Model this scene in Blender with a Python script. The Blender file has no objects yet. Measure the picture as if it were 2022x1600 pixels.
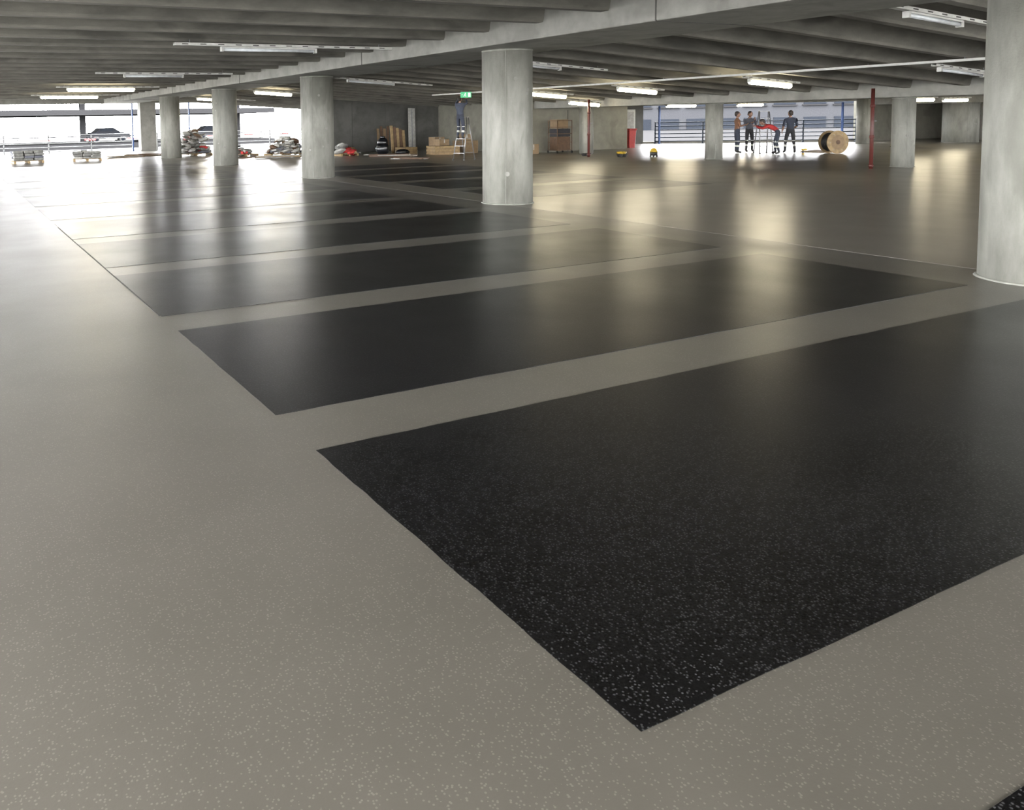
import bpy, bmesh, math, random
from mathutils import Vector, Matrix, Euler
random.seed(7)
scn=bpy.context.scene

# ------------------------------------------------------------------ camera
P=(650,356); V1=(-112,252); V2=(4000,170)
f=math.sqrt(-((V1[0]-P[0])*(V2[0]-P[0])+(V1[1]-P[1])*(V2[1]-P[1])))
d1=Vector((V1[0]-P[0],-(V1[1]-P[1]),-f)).normalized()
d2=Vector((V2[0]-P[0],-(V2[1]-P[1]),-f)).normalized()
up=d2.cross(d1).normalized()
R=Matrix((d2,d1,up))
cd=bpy.data.cameras.new('camera'); cam=bpy.data.objects.new('camera',cd)
scn.collection.objects.link(cam)
cam.matrix_world=Matrix.Translation((0,0,1.75))@R.to_4x4()
cd.sensor_width=36; cd.sensor_fit='HORIZONTAL'; cd.lens=f*36/2022
cd.shift_x=(1011-P[0])/2022; cd.shift_y=(P[1]-800)/2022
cd.clip_end=500; cd.clip_start=0.05
scn.camera=cam

# ------------------------------------------------------------------ materials
K=.75
def sc(c): return [v*K for v in c]
def newmat(name):
    m=bpy.data.materials.new(name); m.use_nodes=True
    nt=m.node_tree; b=nt.nodes['Principled BSDF']
    return m,nt,b
def plain(name,col,rough=.6,metal=0,em=None,es=0,var=.12,spec=.5):
    col=sc(col)
    m,nt,b=newmat(name)
    n=nt.nodes.new('ShaderNodeTexNoise'); n.inputs['Scale'].default_value=9; n.inputs['Detail'].default_value=4
    tc=nt.nodes.new('ShaderNodeTexCoord'); nt.links.new(tc.outputs['Object'],n.inputs['Vector'])
    r=nt.nodes.new('ShaderNodeValToRGB')
    r.color_ramp.elements[0].position=.3; r.color_ramp.elements[1].position=.7
    r.color_ramp.elements[0].color=[c*(1-var) for c in col]+[1]
    r.color_ramp.elements[1].color=[min(1,c*(1+var)) for c in col]+[1]
    nt.links.new(n.outputs['Fac'],r.inputs['Fac']); nt.links.new(r.outputs['Color'],b.inputs['Base Color'])
    b.inputs['Roughness'].default_value=rough; b.inputs['Metallic'].default_value=metal
    b.inputs['Specular IOR Level'].default_value=spec
    if em:
        b.inputs['Emission Color'].default_value=(*em,1); b.inputs['Emission Strength'].default_value=es
    return m
def concrete(name,c0,c1,scale=1.2,streak=(1,1,.25),rough=.75,stain=None,bump=.25):
    c0=sc(c0); c1=sc(c1)
    if stain: stain=sc(stain)
    m,nt,b=newmat(name); L=nt.links.new
    tc=nt.nodes.new('ShaderNodeNewGeometry')
    mp=nt.nodes.new('ShaderNodeMapping'); mp.inputs['Scale'].default_value=streak
    L(tc.outputs['Position'],mp.inputs['Vector'])
    n=nt.nodes.new('ShaderNodeTexNoise'); n.inputs['Scale'].default_value=scale*3; n.inputs['Detail'].default_value=8; n.inputs['Roughness'].default_value=.65
    L(mp.outputs['Vector'],n.inputs['Vector'])
    r=nt.nodes.new('ShaderNodeValToRGB'); r.color_ramp.elements[0].position=.32; r.color_ramp.elements[1].position=.68
    r.color_ramp.elements[0].color=(*c0,1); r.color_ramp.elements[1].color=(*c1,1)
    L(n.outputs['Fac'],r.inputs['Fac'])
    last=r.outputs['Color']
    if stain:
        n2=nt.nodes.new('ShaderNodeTexNoise'); n2.inputs['Scale'].default_value=scale*1.1; n2.inputs['Detail'].default_value=6; n2.inputs['Distortion'].default_value=.6
        L(mp.outputs['Vector'],n2.inputs['Vector'])
        r2=nt.nodes.new('ShaderNodeValToRGB'); r2.color_ramp.elements[0].position=.54; r2.color_ramp.elements[1].position=.64
        L(n2.outputs['Fac'],r2.inputs['Fac'])
        mx=nt.nodes.new('ShaderNodeMix'); mx.data_type='RGBA'
        mu=nt.nodes.new('ShaderNodeMath'); mu.operation='MULTIPLY'; mu.inputs[1].default_value=.6
        L(r2.outputs['Color'],mu.inputs[0]); L(mu.outputs[0],mx.inputs[0])
        L(last,mx.inputs[6]); mx.inputs[7].default_value=(*stain,1); last=mx.outputs[2]
    L(last,b.inputs['Base Color'])
    b.inputs['Roughness'].default_value=rough
    n3=nt.nodes.new('ShaderNodeTexNoise'); n3.inputs['Scale'].default_value=45; n3.inputs['Detail'].default_value=5
    L(tc.outputs['Position'],n3.inputs['Vector'])
    bp=nt.nodes.new('ShaderNodeBump'); bp.inputs['Strength'].default_value=bump; bp.inputs['Distance'].default_value=.01
    L(n3.outputs['Fac'],bp.inputs['Height']); L(bp.outputs['Normal'],b.inputs['Normal'])
    return m
def resin(name,c0,c1,chip,chip_r,rlo,rhi,spec=.5,bump=.2,chipmix=.7,thrv=.62,vs=90):
    c0=sc(c0); c1=sc(c1)
    m,nt,b=newmat(name); L=nt.links.new
    g=nt.nodes.new('ShaderNodeNewGeometry')
    n=nt.nodes.new('ShaderNodeTexNoise'); n.inputs['Scale'].default_value=.7; n.inputs['Detail'].default_value=7; n.inputs['Roughness'].default_value=.6
    L(g.outputs['Position'],n.inputs['Vector'])
    r=nt.nodes.new('ShaderNodeValToRGB'); r.color_ramp.elements[0].position=.3; r.color_ramp.elements[1].position=.7
    r.color_ramp.elements[0].color=(*c0,1); r.color_ramp.elements[1].color=(*c1,1)
    L(n.outputs['Fac'],r.inputs['Fac'])
    last=r.outputs['Color']
    if chip:
        chip=sc(chip)
        v=nt.nodes.new('ShaderNodeTexVoronoi'); v.inputs['Scale'].default_value=vs
        L(g.outputs['Position'],v.inputs['Vector'])
        sep=nt.nodes.new('ShaderNodeSeparateColor'); L(v.outputs['Color'],sep.inputs['Color'])
        thr=nt.nodes.new('ShaderNodeMath'); thr.operation='GREATER_THAN'; thr.inputs[1].default_value=thrv
        L(sep.outputs[0],thr.inputs[0])
        lt=nt.nodes.new('ShaderNodeMath'); lt.operation='LESS_THAN'; lt.inputs[1].default_value=chip_r
        L(v.outputs['Distance'],lt.inputs[0])
        mu=nt.nodes.new('ShaderNodeMath'); mu.operation='MULTIPLY'; L(thr.outputs[0],mu.inputs[0]); L(lt.outputs[0],mu.inputs[1])
        mu2=nt.nodes.new('ShaderNodeMath'); mu2.operation='MULTIPLY'; mu2.inputs[1].default_value=chipmix; L(mu.outputs[0],mu2.inputs[0])
        mx=nt.nodes.new('ShaderNodeMix'); mx.data_type='RGBA'
        L(mu2.outputs[0],mx.inputs[0]); L(last,mx.inputs[6]); mx.inputs[7].default_value=(*chip,1)
        last=mx.outputs[2]
    L(last,b.inputs['Base Color'])
    n2=nt.nodes.new('ShaderNodeTexNoise'); n2.inputs['Scale'].default_value=1.0; n2.inputs['Detail'].default_value=3
    L(g.outputs['Position'],n2.inputs['Vector'])
    mr=nt.nodes.new('ShaderNodeMapRange'); mr.inputs['From Min'].default_value=.3; mr.inputs['From Max'].default_value=.7
    mr.inputs['To Min'].default_value=rlo; mr.inputs['To Max'].default_value=rhi
    L(n2.outputs['Fac'],mr.inputs['Value']); L(mr.outputs[0],b.inputs['Roughness'])
    b.inputs['Specular IOR Level'].default_value=spec
    if bump:
        bp=nt.nodes.new('ShaderNodeBump'); bp.inputs['Strength'].default_value=bump; bp.inputs['Distance'].default_value=.002
        n3=nt.nodes.new('ShaderNodeTexNoise'); n3.inputs['Scale'].default_value=90; n3.inputs['Detail'].default_value=2
        L(g.outputs['Position'],n3.inputs['Vector'])
        L(n3.outputs['Fac'],bp.inputs['Height']); L(bp.outputs['Normal'],b.inputs['Normal'])
    return m

M_floor=resin('floor_resin_beige',(.088,.081,.067),(.115,.106,.089),(.225,.213,.183),.31,.30,.36,spec=.65,thrv=.45,chipmix=.6,vs=92)
M_aisle=resin('floor_resin_aisle',(.160,.146,.118),(.195,.179,.145),None,.28,.28,.33,spec=.75,bump=0)
M_black=resin('bay_resin_black',(.0018,.0018,.0021),(.0032,.0033,.0038),(.085,.085,.088),.33,.29,.35,spec=.36,chipmix=.6,thrv=.42,bump=.25,vs=90)
M_col=concrete('column_concrete',(.16,.16,.137),(.27,.27,.237),1.4,(1,1,.3),.7,stain=(.115,.115,.095))
M_beam=concrete('beam_concrete',(.19,.188,.167),(.27,.267,.24),1,(1,1,1),.75,stain=(.14,.138,.12))
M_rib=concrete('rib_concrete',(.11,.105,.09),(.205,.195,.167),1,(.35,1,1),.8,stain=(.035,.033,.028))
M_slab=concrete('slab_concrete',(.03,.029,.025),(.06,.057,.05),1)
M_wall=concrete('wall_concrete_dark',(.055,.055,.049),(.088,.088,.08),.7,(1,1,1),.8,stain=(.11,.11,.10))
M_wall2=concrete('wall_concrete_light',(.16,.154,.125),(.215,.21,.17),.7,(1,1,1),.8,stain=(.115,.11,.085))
M_white=plain('white_paint',(.5,.5,.47),.5)
M_rampw=plain('ramp_wall_paint',(.55,.53,.46),.7,var=.08)
M_galv=plain('galvanised_steel',(.22,.23,.24),.45,.3)
M_railb=plain('railing_steel_blue_grey',(.02,.03,.045),.6,.0,spec=.2)
M_alu=plain('aluminium',(.26,.26,.26),.4,.6)
M_lit=plain('fluorescent_lit',(.9,.9,.8),.4,0,(1,.88,.62),65)
M_tube=plain('diffuser_unlit',(.6,.63,.65),.25)
M_red=plain('red_paint',(.085,.016,.012),.5)
M_blue=plain('blue_paint',(.03,.08,.25),.5)
M_wood=plain('wood_ply',(.26,.18,.085),.7,var=.25)
M_darkwood=plain('wood_brown',(.09,.048,.024),.7,var=.25)
M_card=plain('cardboard',(.21,.145,.08),.8)
M_bag=plain('cement_bag',(.17,.17,.16),.8,var=.3)
M_bagw=plain('bag_white',(.36,.355,.335),.7,var=.2)
M_plblack=plain('black_plastic',(.009,.01,.013),.25,var=.3)
M_bin=plain('red_plastic',(.3,.018,.018),.4)
M_yel=plain('yellow_plastic',(.5,.33,.02),.4)
M_green=plain('exit_green',(.01,.2,.08),.4,0,(.05,.7,.25),.6)
M_signw=plain('exit_white',(.6,.6,.6),.4,0,(1,1,1),.8,var=.02)
M_ground=plain('outside_paving',(.2,.2,.19),.9)
M_yard=plain('added_yard_dark',(.026,.026,.027),.95,spec=0)  # dark colour for the slab added against ground glare
M_skin=plain('skin',(.34,.19,.13),.55,var=.06)
M_hair=plain('hair_dark',(.03,.02,.015),.7)
M_navy=plain('workwear_navy',(.028,.036,.06),.8,var=.25)
M_blk=plain('workwear_black',(.016,.016,.02),.8,var=.25)
M_brown=plain('tshirt_brown',(.22,.10,.05),.8,var=.15)
M_redc=plain('workwear_red',(.45,.025,.025),.8,var=.15)
M_grey=plain('workwear_grey',(.11,.115,.14),.8,var=.15)
M_refl=plain('reflective_band',(.6,.6,.55),.35)
M_cable=plain('cable_black',(.015,.015,.015),.5)
M_joint=plain('joint_sealant',(.03,.028,.024),.7)
M_eye=plain('eye',(.02,.015,.01),.2)
M_lip=plain('lip',(.25,.1,.08),.5)

# ------------------------------------------------------------------ mesh builder
class MB:
    def __init__(s,name): s.name=name; s.bm=bmesh.new(); s.mats=[]
    def mi(s,m):
        if m not in s.mats: s.mats.append(m)
        return s.mats.index(m)
    def _fin(s,geom,mat,smooth=False,M=None):
        vs=[g for g in geom if isinstance(g,bmesh.types.BMVert)]
        if M is not None: bmesh.ops.transform(s.bm,matrix=M,verts=vs)
        i=s.mi(mat)
        for v in vs:
            for fc in v.link_faces: fc.material_index=i; fc.smooth=smooth
        return vs
    def box(s,c,d,mat,rot=None,bev=0,taper=None):
        g=bmesh.ops.create_cube(s.bm,size=1)['verts']
        if taper:
            for v in g:
                if v.co.z<0: v.co.x*=taper[0]; v.co.y*=taper[1]
        M=Matrix.Translation(c)@(Euler(rot).to_matrix().to_4x4() if rot else Matrix())@Matrix.Diagonal((*d,1))
        s._fin(g,mat,False,M)
        if bev:
            es=list({e for v in g for e in v.link_edges})
            r=bmesh.ops.bevel(s.bm,geom=es,offset=bev,segments=2,affect='EDGES',profile=.5)
            i=s.mi(mat)
            for fc in r['faces']: fc.material_index=i
    def cyl(s,a,b,r1,mat,r2=None,seg=12,smooth=True,caps=True):
        a=Vector(a); b=Vector(b); r2=r1 if r2 is None else r2
        g=bmesh.ops.create_cone(s.bm,cap_ends=caps,segments=seg,radius1=r1,radius2=r2,depth=(b-a).length)['verts']
        q=(b-a).to_track_quat('Z','Y').to_matrix().to_4x4()
        s._fin(g,mat,smooth,Matrix.Translation((a+b)/2)@q)
        for v in g:
            for fc in v.link_faces:
                if len(fc.verts)>4: fc.smooth=False
    def ball(s,c,r,mat,rot=None,u=14,v=9,jit=0):
        if not hasattr(r,'__len__'): r=(r,r,r)
        g=bmesh.ops.create_uvsphere(s.bm,u_segments=u,v_segments=v,radius=1)['verts']
        if jit:
            for w in g: w.co*=1+random.uniform(-jit,jit)
        M=Matrix.Translation(c)@(Euler(rot).to_matrix().to_4x4() if rot else Matrix())@Matrix.Diagonal((*r,1))
        s._fin(g,mat,True,M)
    def poly(s,pts,mat):
        vs=[s.bm.verts.new(p) for p in pts]; fc=s.bm.faces.new(vs); fc.material_index=s.mi(mat); return fc
    def prism(s,pts,z0,z1,mat):
        fc=s.poly([(p[0],p[1],z1) for p in pts],mat)
        r=bmesh.ops.extrude_face_region(s.bm,geom=[fc])
        for v in [g for g in r['geom'] if isinstance(g,bmesh.types.BMVert)]: v.co.z=z0
        bmesh.ops.recalc_face_normals(s.bm,faces=s.bm.faces[:])
    def xf(s,M): bmesh.ops.transform(s.bm,matrix=M,verts=s.bm.verts[:])
    def done(s,loc=None,rotz=0,parent=None):
        me=bpy.data.meshes.new(s.name); s.bm.normal_update(); s.bm.to_mesh(me); s.bm.free()
        for m in s.mats: me.materials.append(m)
        o=bpy.data.objects.new(s.name,me); scn.collection.objects.link(o)
        if loc: o.location=loc
        o.rotation_euler[2]=rotz
        if parent: o.parent=parent
        return o

XL,XR,YB,YF=-5.0,62.0,-8.0,53.0
OUT=[(31.3,YF),(31.3,36.4),(36.7,34.8),(44.6,27.4),(XR,27.4)]   # outer edge, right hand part
def xmax(y):
    if y<27.4: return XR
    if y<34.8: return 44.6-(y-27.4)*7.9/7.4
    if y<36.4: return 36.7-(y-34.8)*5.4/1.6
    return 31.3
# ------------------------------------------------------------------ floor
b=MB('floor'); b.prism([(XL,YB),(XR,YB)]+OUT[::-1]+[(XL,YF)],-.3,0,M_floor); b.done()
b=MB('floor_aisle_coating'); b.prism([(10.0,YB+.2),(XR-.2,YB+.2),(XR-.2,27.2),(44.5,27.2),(36.6,34.6),(31.2,36.2),(31.2,YF-.2),(10.0,YF-.2)],.0003,.0015,M_aisle); b.done()
def bay(x0,x1,y0,y1,name='black_parking_bay'):
    b=MB(name); n=40
    pts=[]
    def seg(p,q,n):
        for i in range(n):
            t=i/n; w=.0 if i==0 else random.uniform(-.0035,.0035)
            pts.append((p[0]+(q[0]-p[0])*t+w*(p[0]==q[0]),p[1]+(q[1]-p[1])*t+w*(p[1]==q[1]),.0025))
    seg((x0,y0),(x1,y0),n); seg((x1,y0),(x1,y1),n//2); seg((x1,y1),(x0,y1),n); seg((x0,y1),(x0,y0),n//2)
    b.prism(pts,.0005,.0025,M_black)
    return b.done()
for k in range(-2,12):
    y0=1.585+2.795*k
    bay(1.70,9.03,y0,y0+2.215)
for k in range(0,5):
    y0=13.75+2.795*k
    bay(10.95,17.0,y0,y0+2.215)
b=MB('floor_joint'); b.box((1.69,10.8,.0015),(.014,7.2,.003),M_joint); b.done()

# ------------------------------------------------------------------ ceiling
def zr(x):
    return 3.33-(x-10.8)*.0685
def ribs(name,x0,z0,x1,z1,ys,w=.26,d=.5,mat=M_rib,clip=False):
    b=MB(name)
    for y in ys:
        if y<YB or y>YF: continue
        xe=min(x1,xmax(y+.3)-.3) if clip else x1
        if xe<x0+.5: continue
        ze=z0+(z1-z0)*(xe-x0)/(x1-x0)
        sec=[(-w*.75,d),(-w*.42,.05),(-w*.32,0),(w*.32,0),(w*.42,.05),(w*.75,d)]
        A=[b.bm.verts.new((x0,y+p[0],z0+p[1])) for p in sec]; B=[b.bm.verts.new((xe,y+p[0],ze+p[1])) for p in sec]
        i=b.mi(mat)
        for j in range(len(sec)-1):
            fc=b.bm.faces.new((A[j],A[j+1],B[j+1],B[j])); fc.material_index=i
        b.bm.faces.new(A[::-1]).material_index=i; b.bm.faces.new(B).material_index=i
    bmesh.ops.recalc_face_normals(b.bm,faces=b.bm.faces[:])
    return b.done()
ys=[0.5+1.5*i-9 for i in range(0,41)]
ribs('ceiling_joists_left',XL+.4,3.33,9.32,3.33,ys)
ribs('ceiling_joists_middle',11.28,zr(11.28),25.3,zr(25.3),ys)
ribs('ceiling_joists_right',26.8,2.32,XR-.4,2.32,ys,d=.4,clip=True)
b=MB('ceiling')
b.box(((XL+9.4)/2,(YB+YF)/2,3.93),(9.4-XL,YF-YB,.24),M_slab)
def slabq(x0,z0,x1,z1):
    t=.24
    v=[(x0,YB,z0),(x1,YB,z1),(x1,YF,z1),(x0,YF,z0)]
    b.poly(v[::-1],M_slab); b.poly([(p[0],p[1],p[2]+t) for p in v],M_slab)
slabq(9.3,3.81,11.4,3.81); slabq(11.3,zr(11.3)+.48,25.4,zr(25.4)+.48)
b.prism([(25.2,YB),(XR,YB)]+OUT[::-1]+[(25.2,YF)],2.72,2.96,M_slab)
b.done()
b=MB('ceiling_beam')
b.box((10.3,(YB+YF)/2,3.22+.15),(2.06,YF-YB,.6),M_beam,bev=.02)
for i in range(7): b.box((10.3,-.3+9*i-.2,3.37),(2.075,.02,.61),M_slab)
b.done()
b=MB('ceiling_beam'); b.box((26.05,(YB+YF)/2,2.08+.24),(1.5,YF-YB,.48),M_beam,bev=.02); b.done()
b=MB('ceiling_beam'); b.box((45.5,(YB+26.9)/2,1.98+.3),(1.5,26.9-YB,.6),M_beam,bev=.02); b.done()

# ------------------------------------------------------------------ columns
def column(x,y,r,h,mat=M_col,ring=True):
    b=MB('concrete_column')
    b.cyl((0,0,0.0),(0,0,h),r,mat,seg=72)
    if ring:
        b.cyl((0,0,0),(0,0,.018),r+.03,mat,r2=r+.004,seg=72)
        b.cyl((0,0,h-.035),(0,0,h),r+.006,mat,seg=72)
        for a in (-2.3,.84): b.box((r*math.cos(a),r*math.sin(a),h*.5),(.016,.016,h*.98),mat,rot=(0,0,a))
        for i in range(5):
            a=random.uniform(-2.9,-1.2); z=random.uniform(.5,h-.5)
            b.cyl(((r-.01)*math.cos(a),(r-.01)*math.sin(a),z),((r+.003)*math.cos(a),(r+.003)*math.sin(a),z),random.uniform(.025,.05),M_beam,seg=14)
    return b.done((x,y,0))
for y,x in ((4.18,9.92),(13.2,10.3),(22.4,10.3),(31.35,10.3),(40.1,10.3),(-5,10.3)): column(x,y,.5,3.07)
for y in (1.3,7.9,14.45,21.05,27.7): column(26,y,.3,2.08)
column(42.07,25.2,.38,2.3); column(46,22.9,.75,1.98)
b=MB('square_concrete_column'); b.box((0,0,1.54),(1.0,.8,3.07),M_beam,bev=.02); b.box((0,0,.03),(1.06,.86,.06),M_beam); b.done((11.8,51.8,0))

# ------------------------------------------------------------------ walls / facade
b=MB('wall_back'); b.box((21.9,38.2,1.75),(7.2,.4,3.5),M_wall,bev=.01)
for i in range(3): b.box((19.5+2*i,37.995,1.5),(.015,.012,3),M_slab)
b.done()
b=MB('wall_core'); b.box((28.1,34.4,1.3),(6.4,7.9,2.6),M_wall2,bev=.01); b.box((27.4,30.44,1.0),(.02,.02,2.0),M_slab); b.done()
def facade_beam(nm,a,c,z0,z1,w=.4,mat=M_beam):
    a=Vector(a); c=Vector(c); L=(c-a).length; ang=math.atan2(c.y-a.y,c.x-a.x)
    b=MB(nm); b.box((L/2,0,(z0+z1)/2),(L,w,z1-z0),mat); return b.done((a.x,a.y,0),ang)
facade_beam('wall_far_lintel',(XL,YF-.2),(31,YF-.2),3.07,4.0)
facade_beam('wall_left_lintel',(XL+.2,YB),(XL+.2,YF),3.2,4.0)
facade_beam('wall_near_lintel',(XL,YB+.2),(XR,YB+.2),3.2,4.0)
facade_beam('wall_right',(XR-.2,YB),(XR-.2,27.4),0,3.0,mat=M_wall2)
facade_beam('wall_right_end',(44.8,27.3),(XR,27.3),0,3.0,.3,mat=M_wall2)
facade_beam('wall_link',(31.3,36.2),(36.7,34.6),0,2.7,.3,M_wall)
facade_beam('wall_angled_lintel',(36.7,34.6),(44.6,27.2),2.2,2.75,.3)
facade_beam('wall_angled_curb',(36.7,34.6),(44.6,27.2),0.0,.12,.3)
b=MB('ramp_wall')
N=24
pts=[]
for i in range(N+1):
    t=i/N; a=math.radians(185-85*t)
    pts.append((55.5+7*math.cos(a),19.8+7*math.sin(a)))
for i in range(N):
    (x0,y0),(x1,y1)=pts[i],pts[i+1]
    b.prism([(x0,y0),(x1,y1),(x1+.01,y1-.2),(x0+.2,y0-.01)],0,2.3,M_rampw)
b.done()
def railing(a,c,h=1.15,n=5,step=2.5,postm=M_galv,name='guard_railing',barm=None):
    a=Vector(a); c=Vector(c); L=(c-a).length; ang=math.atan2(c.y-a.y,c.x-a.x)
    b=MB(name); k=int(L/step)
    for i in range(k+1):
        x=i*L/k; b.box((x,0,h/2),(.07,.07,h),postm); b.box((x,0,.01),(.18,.18,.02),postm)
    for j in range(n):
        z=.15+(h-.18)*j/(n-1); b.cyl((0,-.05,z),(L,-.05,z),.028,barm or postm,seg=8)
    return b.done((a.x,a.y,0),ang)
railing((XL+.5,YF-.5),(11.0,YF-.5)); railing((12.6,YF-.5),(31,YF-.5)); railing((XL+.5,YB+1),(XL+.5,YF-1))
railing((37.0,33.9),(44.3,27.0),h=1.25,n=6,step=2.2,postm=M_railb)
for (x,y,h) in ((10.9,51.9,3.05),(14.6,51.9,3.3),(37.0,33.6,2.15),(43.6,27.3,2.15)):
    b=MB('steel_post'); b.box((0,0,h/2),(.08,.08,h),M_blue); b.box((0,0,.01),(.2,.2,.02),M_blue); b.done((x,y,0))
b=MB('white_door_panel')
b.box((0,0,1.0),(.9,.05,2.0),M_white,bev=.01); b.box((0,-.03,1.0),(.7,.01,1.7),M_bagw); b.cyl((.36,-.03,1),(.36,-.09,1),.012,M_galv); b.cyl((.36,-.09,1),(.26,-.09,1),.012,M_galv); b.done((35.6,34.6,0),-.29)

# outside
b=MB('outside_ground'); b.box((20,60,-4.2),(500,500,.2),M_ground); b.done()
b=MB('added_yard_slab'); b.prism([(31.7,36.9),(36.9,35.1),(44.8,27.8),(62,27.8),(98,43),(54,80),(31.7,70)],-4.05,-.12,M_yard); b.done()  # dark slab added to cut ground glare behind the right opening
M_nb=plain('neighbour_concrete',(.019,.019,.020),.9,spec=0)
M_nb2=plain('neighbour_facade_grey',(.029,.030,.033),.95,spec=0)
M_nbg=plain('neighbour_glazing',(.013,.015,.019),.7,spec=0)
M_carp=plain('car_paint_grey',(.012,.013,.016),.8,spec=.05)
b=MB('neighbouring_car_park')
for z in (-3.4,-.3,2.9,6): b.box((0,0,z),(70,14,.5),M_nb)
for i in range(9): b.box((-32+8*i,-4,1.5),(.5,.5,10),M_nb)
for i in range(36): b.box((-34+2*i,-7.1,.35),(1.0,.06,.12),M_redc if i%2 else M_bagw)
b.box((0,-7.1,.65),(70,.06,.1),M_nb)
b.done((-4,84,0),.05)
def car(x,y,rot,mat):
    b=MB('parked_car')
    prof=[(-2.1,.35),(-2.15,.75),(-1.9,.95),(-1.35,1.0),(-.85,1.42),(.45,1.45),(1.15,1.0),(1.95,.88),(2.15,.6),(2.1,.35)]
    A=[b.bm.verts.new((p[0],-.85+(.12 if p[1]>1.1 else 0),p[1])) for p in prof]; B=[b.bm.verts.new((p[0],.85-(.12 if p[1]>1.1 else 0),p[1])) for p in prof]
    i=b.mi(mat); n=len(prof)
    for j in range(n):
        fc=b.bm.faces.new((A[j],A[(j+1)%n],B[(j+1)%n],B[j])); fc.material_index=i
    b.bm.faces.new(A[::-1]).material_index=i; b.bm.faces.new(B).material_index=i
    for sy in (-.80,.80):
        b.box((-.25,sy,1.2),(1.2,.04,.28),M_nbg)
        for xx in (-1.3,1.35): b.cyl((xx,sy-.1*(1 if sy>0 else -1),.33),(xx,sy*1.09,.33),.33,M_cable,seg=20); b.cyl((xx,sy*1.08,.33),(xx,sy*1.1,.33),.19,M_nbg,seg=16)
    b.box((2.12,-.55,.68),(.06,.3,.12),M_galv); b.box((2.12,.55,.68),(.06,.3,.12),M_galv)
    bmesh.ops.recalc_face_normals(b.bm,faces=b.bm.faces[:])
    b.done((x,y,-.04),rot)
for x,r_ in ((14.6,.12),(25.5,.1)): car(x,81.0+.05*x,r_,M_carp)
b=MB('neighbouring_building')
b.box((0,0,2),(60,10,12),M_nb2)
for r_ in range(4):
    for i in range(20):
        b.box((-28.5+3*i,-5.02,-2.6+2.9*r_),(2.2,.1,1.5),M_nbg)
        b.box((-28.5+3*i,-5.1,-3.45+2.9*r_),(2.5,.2,.12),M_nb)
b.done((82,68,0),-.7)

# ------------------------------------------------------------------ services
def tray(x0,x1,y,z0,z1,tube=(.3,.75),lit=False,hang=.11):
    b=MB('fluorescent_batten_light'); L=x1-x0; s=(z1-z0)/L
    def Z(x): return z0+s*(x-x0)
    ang=-math.atan(s)
    mx=(x0+x1)/2
    b.box((mx,y,Z(mx)),(L,.10,.012),M_white,rot=(0,ang,0))
    for dy in (-.05,.05): b.box((mx,y+dy,Z(mx)+.02),(L,.006,.05),M_white,rot=(0,ang,0))
    n=int(L/.35)
    for i in range(n): 
        x=x0+.2+i*.35
        b.box((x,y-.054,Z(x)+.02),(.12,.004,.018),M_slab,rot=(0,ang,0))
    for x in (x0+.3,x1-.3): b.cyl((x,y,Z(x)),(x,y,Z(x)+hang),.008,M_galv,seg=6)
    a=x0+L*tube[0]; c=x0+L*tube[1]; m=(a+c)/2
    b.box((m,y,Z(m)-.025),(c-a,.09,.03),M_white,rot=(0,ang,0),bev=.006)
    rr=.065 if lit else .032  # lit tube drawn thicker to stand in for its glow
    b.cyl((a+.03,y,Z(a)-.04-rr*.8),(c-.03,y,Z(c)-.04-rr*.8),rr,M_lit if lit else M_tube,seg=14)
    for x in (a,c): b.box((x,y,Z(x)-.06),(.05,.09,.09),M_white)
    return b.done()
tray(3.95,8.6,14.9,3.2,3.2,(.2,.62)); tray(4.0,8.1,23.8,3.2,3.2,(.2,.62)); tray(4,8,32.7,3.2,3.2,(.1,.75),True)
tray(3.9,8.1,41.5,3.2,3.2,(.1,.75),True); tray(3.95,8.6,6.0,3.2,3.2)
tray(-3,.6,-4,3.2,3.2,(.05,.95),True); tray(4,7.6,-4,3.2,3.2,(.05,.95),True)  # unseen lit battens behind the camera, added to brighten the near floor
def zt(x): return zr(x)-.13
for y,l in ((6.75,False),(15.9,False),(24.2,False),(33.2,True),(42,True)):
    tray(11.7,15.6 if y>7 else 14.6,y,zt(11.7),zt(15.6 if y>7 else 14.6),(.15,.6),l)
for y,l in ((10.0,False),(14.5,True),(19.1,True),(23.3,True),(5.5,False),(1,True),(-4,True)):
    tray(19.0,21.2,y,zt(19.0),zt(21.2),(.1,.85),l)
tray(23.2,25.0,25.8,zt(23.2),zt(25.0),(.05,.95),True)
for x,y in ((40.5,21),(34,19),(34,9),(41.8,12),(30.5,27.5),(50,20),(52,12),(36,28),(30,14)):  # some of these lit battens are added to brighten the far-right wall
    tray(x,x+2.4,y,2.17,2.17,(.1,.9),True)
b=MB('cable_tray_conduit')
cx=18.75; cz=zt(cx)+.03
b.box((cx,12,cz),(.12,34,.012),M_white); 
for dx in (-.06,.06): b.box((cx+dx,12,cz+.02),(.006,34,.05),M_white)
for i in range(18): b.cyl((cx,-4+1.9*i,cz),(cx,-4+1.9*i,cz+.09),.008,M_galv,seg=6)
b.done()
for (x,y,h) in ((24.55,14.5,2.35),(24.07,25.5,2.38)):
    b=MB('red_standpipe'); b.cyl((0,0,0),(0,0,h),.05,M_red,seg=16)
    for z in (.05,.9,1.8): b.cyl((0,0,z),(0,0,z+.08),.066,M_red,seg=16)
    b.box((.1,0,1.4),(.2,.03,.03),M_galv)
    b.done((x,y,0))
b=MB('exit_sign')
b.box((0,0,0),(.42,.03,.22),M_green)
for s in (-.15,.15): b.cyl((s,0,.11),(s,0,.2),.006,M_galv,seg=6)
q=-.018
b.box((.13,q,0),(.09,.004,.16),M_signw)
b.ball((-.03,q,.065),(.018,.003,.018),M_signw)
b.cyl((-.03,q,.045),(-.045,q,-.01),.012,M_signw,seg=8)
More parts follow.
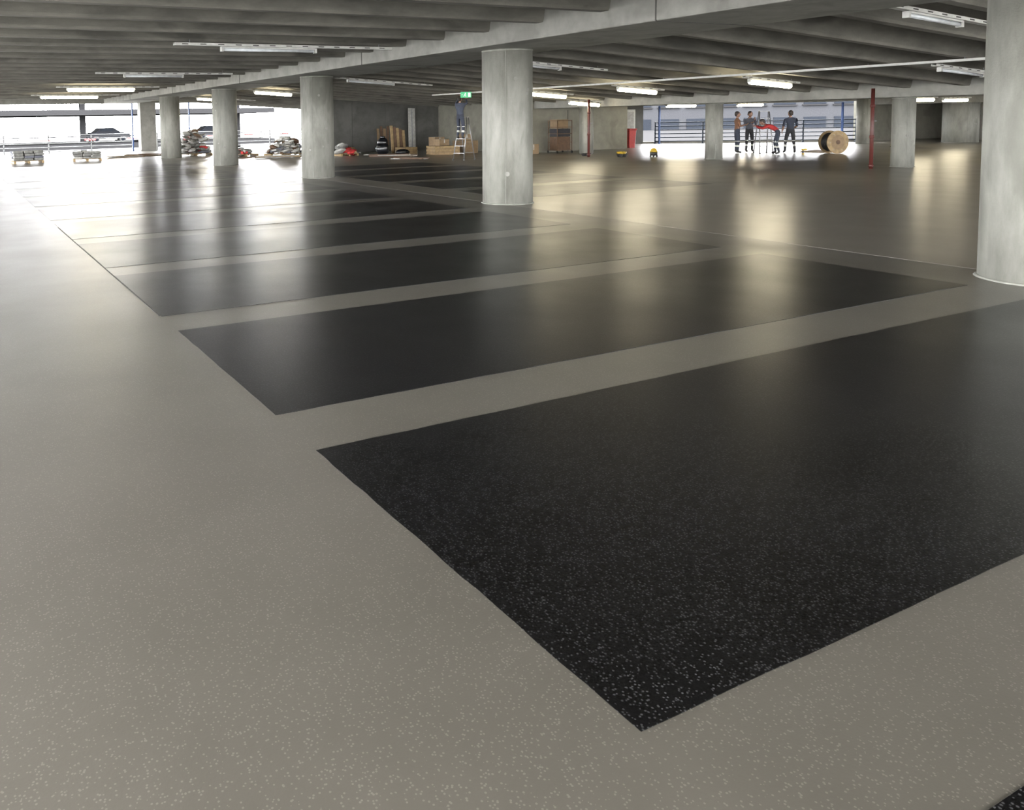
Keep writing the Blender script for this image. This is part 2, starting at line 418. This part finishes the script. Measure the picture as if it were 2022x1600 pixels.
b.cyl((-.045,q,-.01),(-.005,q,-.04),.009,M_signw,seg=8); b.cyl((-.005,q,-.04),(-.01,q,-.08),.008,M_signw,seg=8)
b.cyl((-.045,q,-.01),(-.075,q,-.045),.009,M_signw,seg=8); b.cyl((-.075,q,-.045),(-.105,q,-.05),.008,M_signw,seg=8)
b.cyl((-.03,q,.04),(.005,q,.02),.007,M_signw,seg=8); b.cyl((-.035,q,.04),(-.07,q,.015),.007,M_signw,seg=8)
b.cyl((-.18,q,0),(-.13,q,0),.008,M_signw,seg=8)
b.done((18.45,26.2,2.62),-.35)

# ------------------------------------------------------------------ site clutter
def pallet(b,w=1.2,d=.9,z=0):
    for i in range(3): b.box((-w/2+.05+i*(w-.1)/2,0,z+.05),(.1,d,.1),M_wood)
    for i in range(5): b.box((0,-d/2+.07+i*(d-.14)/4,z+.115),(w,.12,.025),M_wood)
def bagstack(name,x,y,layers,w,mats,rot=0):
    b=MB(name); pallet(b,w,.9)
    for l in range(layers):
        for i in range(3):
            for j in range(2):
                b.box((-w/3+i*w/3+random.uniform(-.03,.03),-.22+j*.44+random.uniform(-.02,.02),.185+l*.115),(w*.325,.42,.11),random.choice(mats),rot=(random.uniform(-.04,.04),random.uniform(-.05,.05),random.uniform(-.08,.08)),bev=.035)
    return b.done((x,y,0),rot)
bagstack('pallet_of_cement_bags',3.5,40.4,4,1.35,[M_bag,M_grey,M_bag],.1)
bagstack('pallet_of_cement_bags',6.2,40.2,3,1.3,[M_bag,M_bagw,M_bag],-.1)
def pile(name,x,y,w,hh,n,mats):
    b=MB(name); pallet(b,w*.8,1.0)
    for i in range(n):
        t=i/n; z=.16+t*(hh-.2); rr=(1-t*.75)*w*.5
        px=random.uniform(-rr,rr)*.9; py=random.uniform(-.45,.45)*(1-t*.6)
        zz=random.uniform(.14,z) if i%3 else z
        m=random.choice(mats)
        if random.random()<.6: b.ball((px,py,zz),(random.uniform(.18,.32),random.uniform(.14,.24),random.uniform(.07,.13)),m,rot=(random.uniform(-.4,.4),random.uniform(-.4,.4),random.uniform(0,3)),jit=.07)
        else: b.box((px,py,zz),(random.uniform(.25,.7),random.uniform(.1,.3),random.uniform(.04,.14)),m,rot=(random.uniform(-.3,.3),random.uniform(-.35,.35),random.uniform(0,3)),bev=.008)
    return b.done((x,y,0))
mm=[M_bag,M_bagw,M_grey,M_redc,M_bagw,M_bag,M_darkwood,M_bagw,M_bag]
pile('pile_of_building_materials',11.9,41.6,2.2,1.4,85,mm)
pile('pile_of_building_materials',15.4,37.3,2.5,.95,70,[M_bag,M_bagw,M_grey,M_bagw,M_darkwood])
pile('pile_of_building_materials',17.5,34.9,1.2,.65,30,[M_bag,M_wood,M_redc,M_bagw])
pile('pile_of_building_materials',13.6,38.6,1.6,.4,22,[M_bag,M_redc,M_bagw])
def planks(x,y,n,L,rot,mat=M_wood):
    b=MB('stack_of_planks')
    for i in range(n): b.box((random.uniform(-.2,.2),random.uniform(-.25,.25),.03+.04*(i//2)),(L*random.uniform(.7,1),.14,.035),random.choice([mat,M_bagw,M_darkwood]),rot=(0,0,random.uniform(-.12,.12)))
    b.done((x,y,0),rot)
planks(10.0,43.5,6,3.0,.1); planks(14.2,35.6,6,2.6,-.2); planks(18.5,32.2,6,2.4,-.5); planks(17.9,29.6,4,2.0,-.9,M_bag); planks(8.4,41.9,5,2.2,.3)
b=MB('rubbish_bag')
b.ball((0,0,.32),(.33,.30,.33),M_plblack,u=24,v=16,jit=.05); b.ball((0.02,0,.62),(.26,.24,.25),M_plblack,u=20,v=12,jit=.06)
b.cyl((0,0,.78),(.02,0,.92),.06,M_plblack,r2=.14,seg=12); b.done((18.9,33.7,0))
b=MB('rubbish_bag'); b.ball((0,0,.14),(.36,.2,.15),M_plblack,u=20,v=12,jit=.09); b.ball((.2,.05,.13),(.22,.16,.12),M_plblack,jit=.09); b.done((19.7,33.2,0))
def crate(x,y,w,d,h,rot=0,mat=M_wood,name='wooden_crate'):
    b=MB(name); n=max(3,int(h/.14))
    b.box((0,0,h/2),(w-.06,d-.06,h-.04),M_card)
    for i in range(n):
        z=.06+i*(h-.12)/(n-1)
        for s in (-1,1):
            b.box((0,s*(d/2-.012),z),(w,.02,.1),mat); b.box((s*(w/2-.012),0,z),(.02,d,.1),mat)
    for sx in (-1,1):
        for sy in (-1,1): b.box((sx*(w/2-.04),sy*(d/2+.005),h/2),(.07,.03,h),mat)
    return b.done((x,y,0),rot)
crate(21.4,32.3,1.3,.9,.42,-.1); crate(22.9,32.6,.9,.8,.62,.1,M_card); crate(20.4,34.0,.8,.7,.35,.2)
def cbox(x,y,z,w,d,h,rot=0):
    b=MB('cardboard_box'); b.box((0,0,h/2),(w,d,h),M_card,bev=.01); b.box((0,0,h+.002),(w*.98,.06,.004),M_bagw)
    b.box((0,-d/2-.002,h*.7),(.06,.004,h*.55),M_bagw); b.done((x,y,z),rot)
cbox(21.3,32.3,.43,.6,.5,.3,.1); cbox(22.9,32.6,.63,.5,.4,.3,-.2); cbox(21.9,33.6,0,.6,.5,.8,.1)
b=MB('leaning_white_panel'); b.box((0,0,1.15),(.42,.04,2.3),M_bagw,rot=(-.12,.06,0)); b.box((0,-.03,1.15),(.04,.02,2.2),M_galv,rot=(-.12,.06,0)); b.done((22.8,37.4,0))
b=MB('leaning_timber_boards')
for i in range(4): b.box((i*.17,-.03*i,.62+.06*(i%2)),(.14,.03,1.24+.12*(i%2)),M_darkwood if i%2 else M_card,rot=(-.13,.03*i,0))
b.done((20.8,37.5,0))
b=MB('timber_boards_upright')
for i in range(5): b.box((i*.17,0,.7-.03*i),(.15,.04,1.4-.06*i),M_darkwood if i%2 else M_wood,rot=(-.12,0,0))
b.done((20.3,35.2,0))
b=MB('stock_cage_trolley')
for sx in (-.4,.4):
    for sy in (-.35,.35):
        b.cyl((sx,sy,.12),(sx,sy,1.5),.018,M_darkwood,seg=8); b.cyl((sx-.02,sy,.06),(sx+.02,sy,.06),.06,M_cable,seg=12)
for z in (.14,.5,.9,1.2,1.5):
    b.box((0,.35,z),(.8,.02,.03),M_darkwood); b.box((0,-.35,z),(.8,.02,.03),M_darkwood)
    b.box((.4,0,z),(.02,.7,.03),M_darkwood); b.box((-.4,0,z),(.02,.7,.03),M_darkwood)
b.box((0,0,.45),(.7,.6,.6),M_darkwood); b.box((0,0,.95),(.7,.6,.35),M_blk); b.box((-.05,0,1.35),(.6,.55,.4),M_card)
b.done((25.9,29.3,0),-.1)
cbox(24.4,29.6,0,.6,.5,.45)
b=MB('red_wheelie_bin')
b.box((0,0,.5),(.5,.5,.85),M_bin,bev=.03,taper=(.8,.8)); b.box((0,0,.96),(.56,.56,.07),M_bin,bev=.02); b.cyl((-.2,.24,.08),(.2,.24,.08),.08,M_cable); b.cyl((-.2,.3,.95),(.2,.3,.95),.02,M_bin); b.box((0,-.1,.05),(.35,.2,.1),M_bin)
b.done((31.9,30.9,0))
b=MB('yellow_site_vacuum'); b.cyl((0,0,.06),(0,0,.2),.14,M_cable,r2=.15,seg=20); b.cyl((0,0,.2),(0,0,.3),.15,M_yel,r2=.11,seg=20); b.ball((0,0,.3),(.11,.11,.06),M_yel)
for a in range(4): b.ball((.12*math.cos(a*1.57+.7),.12*math.sin(a*1.57+.7),.035),.035,M_cable)
b.cyl((.1,0,.2),(.3,.1,.05),.02,M_cable,seg=8); b.done((25.8,23.7,0))
for (x,y) in ((25.0,24.6),(24.6,26.2),(26.6,26.2)):
    b=MB('cable_coil')
    for j in range(5):
        for i in range(16):
            a=i*math.tau/16; c=(i+1)*math.tau/16; r=.16+.012*j
            b.cyl((r*math.cos(a),r*math.sin(a),.015+.022*j),(r*math.cos(c),r*math.sin(c),.015+.022*j),.012,M_yel if x>25.5 else M_cable,seg=6)
    b.done((x,y,0))
b=MB('cable_reel'); r=.46
for s in (-1,1):
    b.cyl((0,s*.22,0),(0,s*.26,0),r,M_wood,seg=40,smooth=False)
    b.cyl((0,s*.26,0),(0,s*.27,0),.09,M_darkwood,seg=20)
    b.cyl((0,s*.262,0),(0,s*.266,0),r*.62,M_card,seg=32,smooth=False)
    for i in range(6): a=i*math.tau/6; b.cyl((r*.75*math.cos(a),s*.255,r*.75*math.sin(a)),(r*.75*math.cos(a),s*.275,r*.75*math.sin(a)),.015,M_galv,seg=8)
for i in range(14): 
    y=-.2+i*.03; b.cyl((0,y,0),(0,y+.027,0),.37 if i%2 else .362,M_cable,seg=36)
b.done((32.2,20.5,r),math.radians(-20))
b=MB('timber_sheet'); b.box((0,0,.02),(1.8,.9,.03),M_wood); b.box((.3,.5,.02),(1.4,.3,.03),M_card); b.done((33.3,21.7,0),.2)

def ladder(name,x,y,h,rot,base=.9,w=.5,mat=M_alu):
    b=MB(name)
    n=int(h/.27)
    for s in (-1,1):
        for sd in (-1,1):
            b.cyl((s*base/2,sd*w/2,0.01),(s*.05,sd*w*.36,h),.022,mat,seg=8)
            b.box((s*base/2,sd*w/2,.02),(.06,.05,.04),M_cable)
        for i in range(1,n):
            t=i/n; X=s*(base/2*(1-t)+.05*t); W=w/2*(1-t)+w*.36*t
            if s==-1: b.box((X,0,h*t),(.07,2*W,.025),mat)
            elif i%2: b.cyl((X,-W,h*t),(X,W,h*t),.012,mat,seg=6)
    b.box((0,0,h),(.2,w*.76,.03),mat)
    for sd in (-1,1): b.cyl((-base*.3,sd*w*.45,h*.4),(base*.3,sd*w*.45,h*.4),.006,M_cable,seg=6)
    return b.done((x,y,0),rot)
ladder('step_ladder',19.25,27.5,1.75,.45,base=.9)
ladder('step_ladder',30.75,22.5,1.75,.9)
ladder('step_ladder',39.4,22.1,1.35,.3,base=.6,w=.42,mat=M_yel)

# ------------------------------------------------------------------ people
def person(name,J,loc,rot,mats,headdir=0,headpitch=0,hair=M_hair,hat=None,curl=.6):
    order=['pelvis','waist','chest','neck','headb',
      'shL','elL','wrL','shR','elR','wrR','hpL','knL','anL','toL','hpR','knR','anR','toR']
    rad=dict(pelvis=(.135,.115),waist=(.125,.105),chest=(.15,.12),neck=(.06,.06),headb=(.055,.055),
      sh=(.068,.068),el=(.048,.048),wr=(.033,.033),hp=(.092,.092),kn=(.066,.066),an=(.05,.05),to=(.045,.035))
    E=[('pelvis','waist'),('waist','chest'),('chest','neck'),('neck','headb'),('chest','shL'),('shL','elL'),('elL','wrL'),
       ('chest','shR'),('shR','elR'),('elR','wrR'),('pelvis','hpL'),('hpL','knL'),('knL','anL'),('anL','toL'),
       ('pelvis','hpR'),('hpR','knR'),('knR','anR'),('anR','toR')]
    me=bpy.data.meshes.new('tmp'); me.from_pydata([J[k] for k in order],[(order.index(a),order.index(c)) for a,c in E],[])
    o=bpy.data.objects.new('tmp',me); scn.collection.objects.link(o)
    md=o.modifiers.new('s','SKIN'); md.branch_smoothing=.3
    sv=me.skin_vertices[0].data
    for i,k in enumerate(order):
        sv[i].radius=rad.get(k,rad.get(k[:2],(.05,.05))); sv[i].use_root=(k=='pelvis')
    m2=o.modifiers.new('u','SUBSURF'); m2.levels=2; m2.render_levels=2
    dg=bpy.context.evaluated_depsgraph_get(); em=bpy.data.meshes.new_from_object(o.evaluated_get(dg))
    bpy.data.objects.remove(o)
    b=MB(name); b.bm.from_mesh(em); bpy.data.meshes.remove(em)
    segmat={}
    for a,c in E:
        if c in('headb',): m=mats['skin']
        elif c=='neck': m=mats['top']
        elif c[:2]=='wr': m=mats.get('fore',mats['skin'])
        elif c[:2]=='el': m=mats['top']
        elif c[:2] in('hp','kn','an'): m=mats['legs']
        elif c[:2]=='to': m=M_cable
        elif c=='waist': m=mats['legs'] 
        else: m=mats['top']
        segmat[(a,c)]=m
    for m in segmat.values(): b.mi(m)
    b.mi(M_refl)
    for fc in b.bm.faces:
        p=fc.calc_center_median(); best=None
        for (a,c) in E:
            A=Vector(J[a]); C=Vector(J[c]); d=C-A; t=max(0,min(1,(p-A).dot(d)/d.length_squared)); q=(p-(A+d*t)).length
            if best is None or q<best[0]: best=(q,a,c,t)
        m=segmat[(best[1],best[2])]
        if best[2]=='waist' and best[3]>.3: m=mats['top']
        if mats.get('bands') and best[2][:2]=='an' and (.38<best[3]<.55 ): m=M_refl
        if mats.get('bands') and best[2][:2]=='kn' and best[3]>.9: m=M_refl
        if best[2][:2]=='an' and best[3]>.86: m=M_cable
        fc.material_index=b.mi(m); fc.smooth=True
    H=Matrix.Translation(J['headb'])@Matrix.Rotation(headdir,4,'Z')@Matrix.Rotation(headpitch,4,'Y')
    hb=MB('h')
    hb.ball((.015,0,.10),(.095,.076,.118),mats['skin'],u=20,v=14)
    hb.ball((.035,0,.03),(.06,.05,.05),mats['skin'])
    hb.cyl((.095,0,.115),(.125,0,.075),.010,mats['skin'],r2=.017,seg=8)
    for s in (-1,1):
        hb.ball((.095,s*.03,.105),(.012,.014,.009),M_bagw); hb.ball((.104,s*.03,.105),(.006,.007,.007),M_eye)
        hb.box((.1,s*.03,.127),(.012,.034,.008),hair)
        hb.ball((.01,s*.08,.095),(.022,.01,.032),mats['skin'])
    hb.box((.093,0,.045),(.014,.045,.011),M_lip,bev=.003)
    if hat:
        hb.ball((.005,0,.14),(.115,.095,.095),hat,u=20,v=10); hb.cyl((.02,0,.13),(.02,0,.14),.125,hat,seg=24)
    else:
        hb.ball((-.012,0,.135),(.098,.084,.098),hair,u=20,v=12); hb.ball((-.045,0,.09),(.06,.076,.08),hair)
    hb.xf(H)
    me2=bpy.data.meshes.new('h2'); hb.bm.to_mesh(me2)
    idx=[b.mi(m) for m in hb.mats]; n0=len(b.bm.faces)
    b.bm.from_mesh(me2); b.bm.faces.ensure_lookup_table()
    for fc in b.bm.faces[n0:]: fc.material_index=idx[fc.material_index]
    bpy.data.meshes.remove(me2); hb.bm.free()
    for S,sg in (('L',1),('R',-1)):
        w=Vector(J['wr'+S]); d=(w-Vector(J['el'+S])).normalized()
        side=d.cross(Vector((0,0,1)))
        side=(Vector((1,0,0))-d*d.x).normalized() if abs(d.z)>.7 else side.normalized()
        nrm=d.cross(side).normalized()*sg
        skn=mats['skin']
        q=Matrix((d,side,nrm)).transposed().to_euler()
        b.ball(w+d*.05,(.055,.042,.018),skn,rot=q,u=12,v=8)
        for i,(off,l) in enumerate(((-.03,.062),(-.01,.075),(.01,.08),(.03,.072))):
            p=w+d*.09+side*off; dd=(d+nrm*.35*curl).normalized(); p2=p+dd*l*.5; dd2=(d+nrm*1.4*curl).normalized(); p3=p2+dd2*l*.5
            b.cyl(p-d*.02,p2,.0095,skn,r2=.009,seg=8); b.cyl(p2,p3,.009,skn,r2=.007,seg=8); b.ball(p2,.009,skn,u=8,v=6); b.ball(p3,.007,skn,u=8,v=6)
        p=w+d*.025+side*.035; p2=p+(d*.6+side+nrm*.3).normalized()*.04; p3=p2+(d+nrm*.3).normalized()*.03
        b.cyl(p,p2,.012,skn,r2=.010,seg=8); b.cyl(p2,p3,.010,skn,r2=.008,seg=8); b.ball(p2,.01,skn,u=8,v=6); b.ball(p3,.008,skn,u=8,v=6)
    return b.done(loc,rot)
def stand(**kw):
    J=dict(pelvis=(0,0,.95),waist=(0.01,0,1.12),chest=(0,0,1.34),neck=(0,0,1.47),headb=(.01,0,1.54),
     shL=(0,.19,1.40),elL=(-.02,.25,1.12),wrL=(.06,.25,.88),shR=(0,-.19,1.40),elR=(-.02,-.25,1.12),wrR=(.06,-.25,.88),
     hpL=(0,.095,.90),knL=(.03,.12,.50),anL=(0,.13,.09),toL=(.15,.15,.045),hpR=(0,-.095,.90),knR=(.03,-.12,.50),anR=(0,-.13,.09),toR=(.15,-.15,.045))
    J.update(kw); return J
sk=dict(skin=M_skin)
person('construction_worker',stand(elL=(.05,.26,1.15),wrL=(.28,.16,1.18),elR=(.03,-.26,1.14),wrR=(.26,-.18,1.2)),(30.1,23.25,0),-.6,dict(sk,top=M_brown,legs=M_navy,bands=True),headdir=-.1)
person('construction_worker',stand(elL=(.08,.25,1.18),wrL=(.22,.12,1.38),elR=(.1,-.25,1.16),wrR=(.28,-.1,1.25)),(31.2,23.5,0),-2.0,dict(sk,top=M_grey,legs=M_blk,fore=M_grey,bands=True),headdir=.3,headpitch=.2)
person('construction_worker',dict(pelvis=(0,0,.93),waist=(.12,0,1.05),chest=(.33,0,1.14),neck=(.46,0,1.19),headb=(.52,0,1.22),
   shL=(.36,.2,1.16),elL=(.55,.3,1.05),wrL=(.78,.2,1.12),shR=(.36,-.2,1.16),elR=(.56,-.3,1.08),wrR=(.8,-.18,1.16),
   hpL=(0,.1,.88),knL=(.06,.2,.48),anL=(-.05,.26,.09),toL=(.1,.29,.045),hpR=(0,-.1,.88),knR=(.12,-.18,.49),anR=(.08,-.24,.09),toR=(.23,-.26,.045)),
   (30.4,21.6,0),2.2,dict(sk,top=M_redc,legs=M_navy,fore=M_redc,bands=True),headpitch=.5)
person('construction_worker',stand(elL=(-.05,.27,1.13),wrL=(.1,.27,.93),elR=(.05,-.27,1.13),wrR=(.24,-.2,1.02),anL=(.1,.16,.09),toL=(.25,.18,.045),knL=(.1,.14,.5),anR=(-.12,-.15,.09),toR=(.03,-.17,.045),knR=(-.0,-.13,.5)),(31.5,21.85,0),.9,dict(sk,top=M_navy,legs=M_blk,bands=True),headdir=.4)
# worker standing on the step ladder (feet on a tread), arms raised to the ceiling
M_jk=plain('jacket_blue_grey',(.05,.06,.09),.8,var=.25)
J=stand(elL=(.15,.24,1.5),wrL=(.2,.16,1.7),elR=(.15,-.24,1.46),wrR=(.28,-.12,1.62),knL=(.10,.12,.5),knR=(.06,-.12,.5),anL=(-.02,.11,.09),anR=(-.02,-.11,.09),toL=(.12,.12,.045),toR=(.12,-.12,.045))
person('construction_worker',J,(18.93,27.3,.86),.45,dict(sk,top=M_jk,legs=M_navy,fore=M_jk,bands=True),headpitch=-.3)
b=MB('yellow_power_tool'); b.box((0,0,.09),(.24,.08,.08),M_yel,bev=.01); b.box((-.07,0,0),(.05,.05,.14),M_cable,bev=.01); b.box((-.07,0,-.08),(.1,.07,.05),M_yel,bev=.01); b.cyl((.12,0,.09),(.2,0,.09),.015,M_galv,seg=10); b.done((31.0,20.9,0.105))

# ------------------------------------------------------------------ light
w=bpy.data.worlds.new('World'); scn.world=w; w.use_nodes=True
bg=w.node_tree.nodes['Background']; bg.inputs['Color'].default_value=(.99,.99,1,1); bg.inputs['Strength'].default_value=38.0
scn.view_settings.view_transform='Standard'
scn.view_settings.exposure=0
